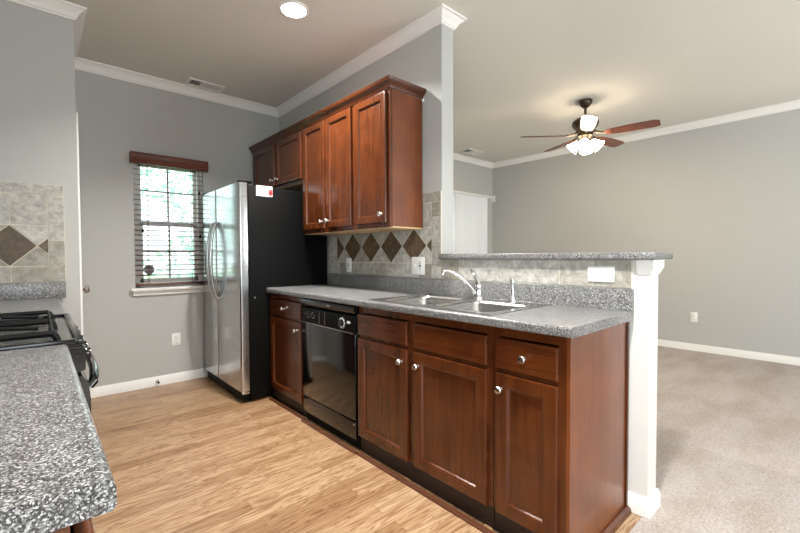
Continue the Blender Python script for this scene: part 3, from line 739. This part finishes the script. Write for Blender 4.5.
# door stop on the far baseboard
dsx = un_x = .79
t = thing('door_stop', (dsx, YF-.015, .045), 'small dark door stop on white baseboard below the window', 'door stop')
MB().lathe((dsx, YF-.0152, .045), (0, -1, 0), [(0, 0), (.012, 0), (.012, .004), (.006, .006), (.006, .05), (0, .05)], 12).build('spring', M['nickel'], t)
MB().lathe((dsx, YF-.0653, .045), (0, -1, 0), [(0, 0), (.009, 0), (.009, .012), (0, .014)], 12).build('rubber_tip', M['blackm'], t)

# ------------------------------------------------------------------ window blind
bl = thing('window_blind', (.93, YF, WZ1), 'dark cherry horizontal slat blind in the kitchen window', 'blind')
mb = MB(); mb.prism([(YF-.062, 1.984), (YF-.062, 1.99), (YF-.058, 1.996), (YF-.058, 2.066), (YF-.064, 2.072), (YF-.064, 2.080), (YF-.05, 2.080), (YF-.05, 1.984)], 'x', .615, 1.243)
mb.box(.615, .625, YF-.05, YF-.001, 1.984, 2.08); mb.box(1.233, 1.243, YF-.05, YF-.001, 1.984, 2.08)
mb.build('valance', M['valance'], bl)
MB().box(.645, 1.21, YF-.03, YF+.028, 2.015, 2.058, .002).build('headrail', M['slat'], bl)
mb = MB(); z = 1.985; ti = R(12); sl_y = YF+.004
while z > .965:
    h = .0255; dy, dz = h*math.cos(ti), h*math.sin(ti)
    mb.prism([(sl_y-dy, z-dz), (sl_y+dy, z+dz), (sl_y+dy, z+dz+.003), (sl_y, z+.0045), (sl_y-dy, z-dz+.003)], 'x', .645, 1.21); z -= .0445
mb.build('slats', M['slat'], bl)
MB().box(.645, 1.21, sl_y-.026, sl_y+.026, .915, .933, .003).build('bottom_rail', M['slat'], bl)
mb = MB()
for xx in (.745, 1.11):
    for yy in (sl_y-.028, sl_y+.028): mb.box(xx-.0022, xx+.0022, yy-.0006, yy+.0006, .932, 2.016)
mb.build('ladder_tape', M['slat'], bl)
for xx, zb in ((.70, 1.385), (1.165, 1.76), (1.168, 1.35)):
    cd = MB().tube([(xx, YF-.032, 2.02), (xx, YF-.031, zb+.03)], .0011, 6).build('cord', M['slat'], bl)
    MB().lathe((xx, YF-.031, zb), (0, 0, 1), [(0, 0), (.007, 0), (.009, .01), (.004, .035), (0, .036)], 10).build('tassel', M['blackm'], cd)
# grey round disc on the lower pane
t = MB().lathe((.757, YF+.062, 1.055), (0, -1, 0), [(0, 0), (.042, 0), (.044, .003), (.040, .007), (0, .008)], 24).build('window_disc', M['grey'], None)
tag(t, 'round grey disc at lower left of the kitchen window pane', 'disc')

# vertical blind
vb = thing('vertical_blind', (4.75, YF-.06, 2.2), 'white vertical blind on the far living-room wall, left of the corner', 'blind')
MB().box(3.70, 5.86, YF-.075, YF-.035, 2.150, 2.185, .003).build('headrail', M['white'], vb)
MB().box(5.862, 5.90, YF-.085, YF-.002, 2.09, 2.21, .004).build('end_bracket', M['plate'], vb)
mb = MB(); x = 3.74; k = 0
while x < 5.70:
    a = R(3 + 5*math.sin(k*1.7)); h = .045; pts = []
    for s in (-1, -.5, 0, .5, 1):
        pts.append((x + s*h*math.cos(a) - .015*(1-s*s)*math.sin(a), YF-.058 + s*h*math.sin(a) + .015*(1-s*s)*math.cos(a)))
    mb.prism(pts + [(p[0]+.0008, p[1]-.0010) for p in pts[::-1]], 'z', .03, 2.148); x += .074; k += 1
mb.build('vanes', M['vane'], vb)

# ------------------------------------------------------------------ ceiling fixtures
def can(x, y_, label):
    t = thing('ceiling_light', (x, y_, CE), label, 'ceiling light', 'recessed ceiling lights')
    MB().lathe((x, y_, CE), (0, 0, -1), [(.078, 0.0), (.098, .0005), (.096, .005), (.080, .007), (.077, .002)], 32).build('trim_ring', M['white'], t)
    MB().lathe((x, y_, CE), (0, 0, -1), [(0, .004), (.04, .004), (.078, .003)], 32).build('lens', M['can'], t)
    lamp('recessed_lamp', 'AREA', (x, y_, CE-.012), (0, 0, 0), 30, (1, .97, .93), shape='DISK', size=.15, spread=R(132))
can(1.267, 2.43, 'round recessed light glowing in the kitchen ceiling in front of the wall cabinets')
can(1.0, .42, 'round recessed ceiling light nearest the viewer, over the open end of the kitchen')
def vent(x0, x1, y0, y1, label):
    t = thing('ceiling_vent', ((x0+x1)/2, (y0+y1)/2, CE), label, 'vent', 'ceiling vents')
    mb = MB(); z0, z1 = CE-.010, CE-.0003; e = .022
    for a in ((x0, x1, y0, y0+e), (x0, x1, y1-e, y1), (x0, x0+e, y0+e, y1-e), (x1-e, x1, y0+e, y1-e)): mb.box(a[0], a[1], a[2], a[3], z0, z1)
    mb.build('frame', M['white'], t)
    MB().box(x0+e, x1-e, y0+e, y1-e, CE-.0025, CE-.0004).build('duct_opening', M['slot'], t)
    mb = MB(); n = 12
    for k in range(n):
        xx = x0+e + (x1-x0-2*e)*(k+.5)/n; g = 1 if k > 3 else -1; mb.prism([(xx-g*.006, CE-.003), (xx-g*.0045, CE-.003), (xx+g*.006, CE-.011), (xx+g*.0045, CE-.011)], 'y', y0+e, y1-e)
    mb.build('louvres', M['white'], t)
vent(1.035, 1.345, 3.94, 4.10, 'white ceiling vent in the kitchen near the window wall')
vent(4.80, 5.15, 3.80, 3.98, 'white ceiling vent in the living room above the vertical blind')

# ceiling fan
FX, FY_, FZ = 4.233, 1.856, 2.40
fan = thing('ceiling_fan', (FX, FY_, CE), 'bronze ceiling fan with five brown blades and lit glass shades', 'ceiling fan')
MB().lathe((FX, FY_, CE), (0, 0, -1), [(0, 0.0005), (.062, .0005), (.066, .012), (.060, .035), (.042, .060), (.022, .078), (0, .080)], 32).build('canopy', M['lampmetal'], fan)
MB().lathe((FX, FY_, CE-.078), (0, 0, -1), [(0, 0), (.012, 0), (.012, .10), (0, .10)], 16).build('downrod', M['lampmetal'], fan)
MB().lathe((FX, FY_, 2.590), (0, 0, -1), [(0, 0), (.03, .0), (.05, .012), (.10, .022), (.125, .045), (.128, .075), (.115, .105), (.085, .135), (.07, .165), (0, .168)], 40).build('motor_housing', M['lampmetal'], fan)
MB().lathe((FX, FY_, 2.4215), (0, 0, -1), [(0, 0), (.075, 0), (.078, .03), (.055, .05), (.05, .07), (.06, .085), (.045, .105), (0, .108)], 32).build('light_kit', M['lampmetal'], fan)
def rotz(mb, ang):
    for v in mb.bm.verts:
        x, y_ = v.co.x, v.co.y; v.co.x = FX + x*math.cos(ang) - y_*math.sin(ang); v.co.y = FY_ + x*math.sin(ang) + y_*math.cos(ang)
    return mb
for k in range(5):
    ang = R(63 + 72*k); mb = MB(); out = []
    L0, L1 = .19, .655
    for i in range(13):
        t = i/12; x = L0 + (L1-L0)*t; hw = .052 + .016*min(1, t*2.2)
        if t > .9: hw *= 1 - ((t-.9)/.1)**2*.28
        if t < .08: hw *= .75 + .25*(t/.08)
        out.append((x, hw))
    loop_ = [(x, h) for x, h in out] + [(x, -h) for x, h in out[::-1]]
    pit = R(-12)
    def P3(p, dz): return (p[0], p[1]*math.cos(pit), FZ + p[1]*math.sin(pit) + dz)
    mb.rings([[P3(p, -.003) for p in loop_], [P3(p, .003) for p in loop_]])
    bl_ = rotz(mb, ang).build('blade', M['blade'], fan)
    mb = MB(); mb.tube([(.07, 0, FZ+.045), (.11, 0, FZ+.02), (.15, 0, FZ+.006), (.19, .0, FZ+.005)], [.014, .013, .012, .010], 8)
    mb.rings([[P3(p, .0035) for p in ((.18, -.03), (.26, -.022), (.275, 0), (.26, .022), (.18, .03))], [P3(p, .008) for p in ((.18, -.03), (.26, -.022), (.275, 0), (.26, .022), (.18, .03))]])
    for sy in (-.014, .014): mb.lathe((.235, sy, FZ - .003 + sy*math.sin(pit)), (0, 0, -1), [(0, 0), (.006, 0), (.005, .003), (0, .004)], 8)
    rotz(mb, ang).build('blade_iron', M['lampmetal'], bl_)
for k in range(4):
    a = R(20 + 90*k); dx, dy = math.cos(a), math.sin(a)
    ax = Vector((dx*.72, dy*.72, -.70)).normalized(); c0 = Vector((FX+dx*.062, FY_+dy*.062, 2.342))
    sh = MB().lathe(c0, ax, [(.016, .0), (.026, .008), (.034, .03), (.045, .06), (.058, .085), (.064, .10), (.060, .10), (.042, .062), (.030, .03), (.016, .012)], 24).build('glass_shade', M['shade'], fan)
    MB().lathe(c0 - ax*.012, ax, [(0, 0), (.018, 0), (.019, .02), (0, .02)], 16).build('socket', M['lampmetal'], sh)
    MB().lathe(c0 + ax*.014, ax, [(0, 0), (.012, .006), (.022, .03), (.026, .045), (.018, .062), (0, .068)], 16).build('bulb', M['bulb'], sh)

# ------------------------------------------------------------------ outside the kitchen window
struct('ground_outside', MB().box(-20, 26, 4.36, 40, -.5, -.3), M['lawn'])
mb = MB()
for k in range(7000):
    p = Vector((random.uniform(-4, 9), 9 + random.gauss(0, .9), random.uniform(-.2, 5.2)))
    dens = math.sin(p.x*2.1 + p.z*1.3) + math.sin(p.x*.9 - p.z*2.3 + 1) + random.uniform(-1, 1)
    if dens < -.35: continue
    s = random.uniform(.06, .16); u = Vector((random.gauss(0, 1), random.gauss(0, 1), random.gauss(0, 1))).normalized(); w_ = u.orthogonal().normalized()
    vs_ = [mb.bm.verts.new(p + q) for q in (u*s, w_*s*.5, -u*s, -w_*s*.5)]; mb.bm.faces.new(vs_)
o = mb.build('foliage', M['leaf'], None)
tag(o, 'pale green leaves outside the kitchen window', 'foliage', None, 'stuff')
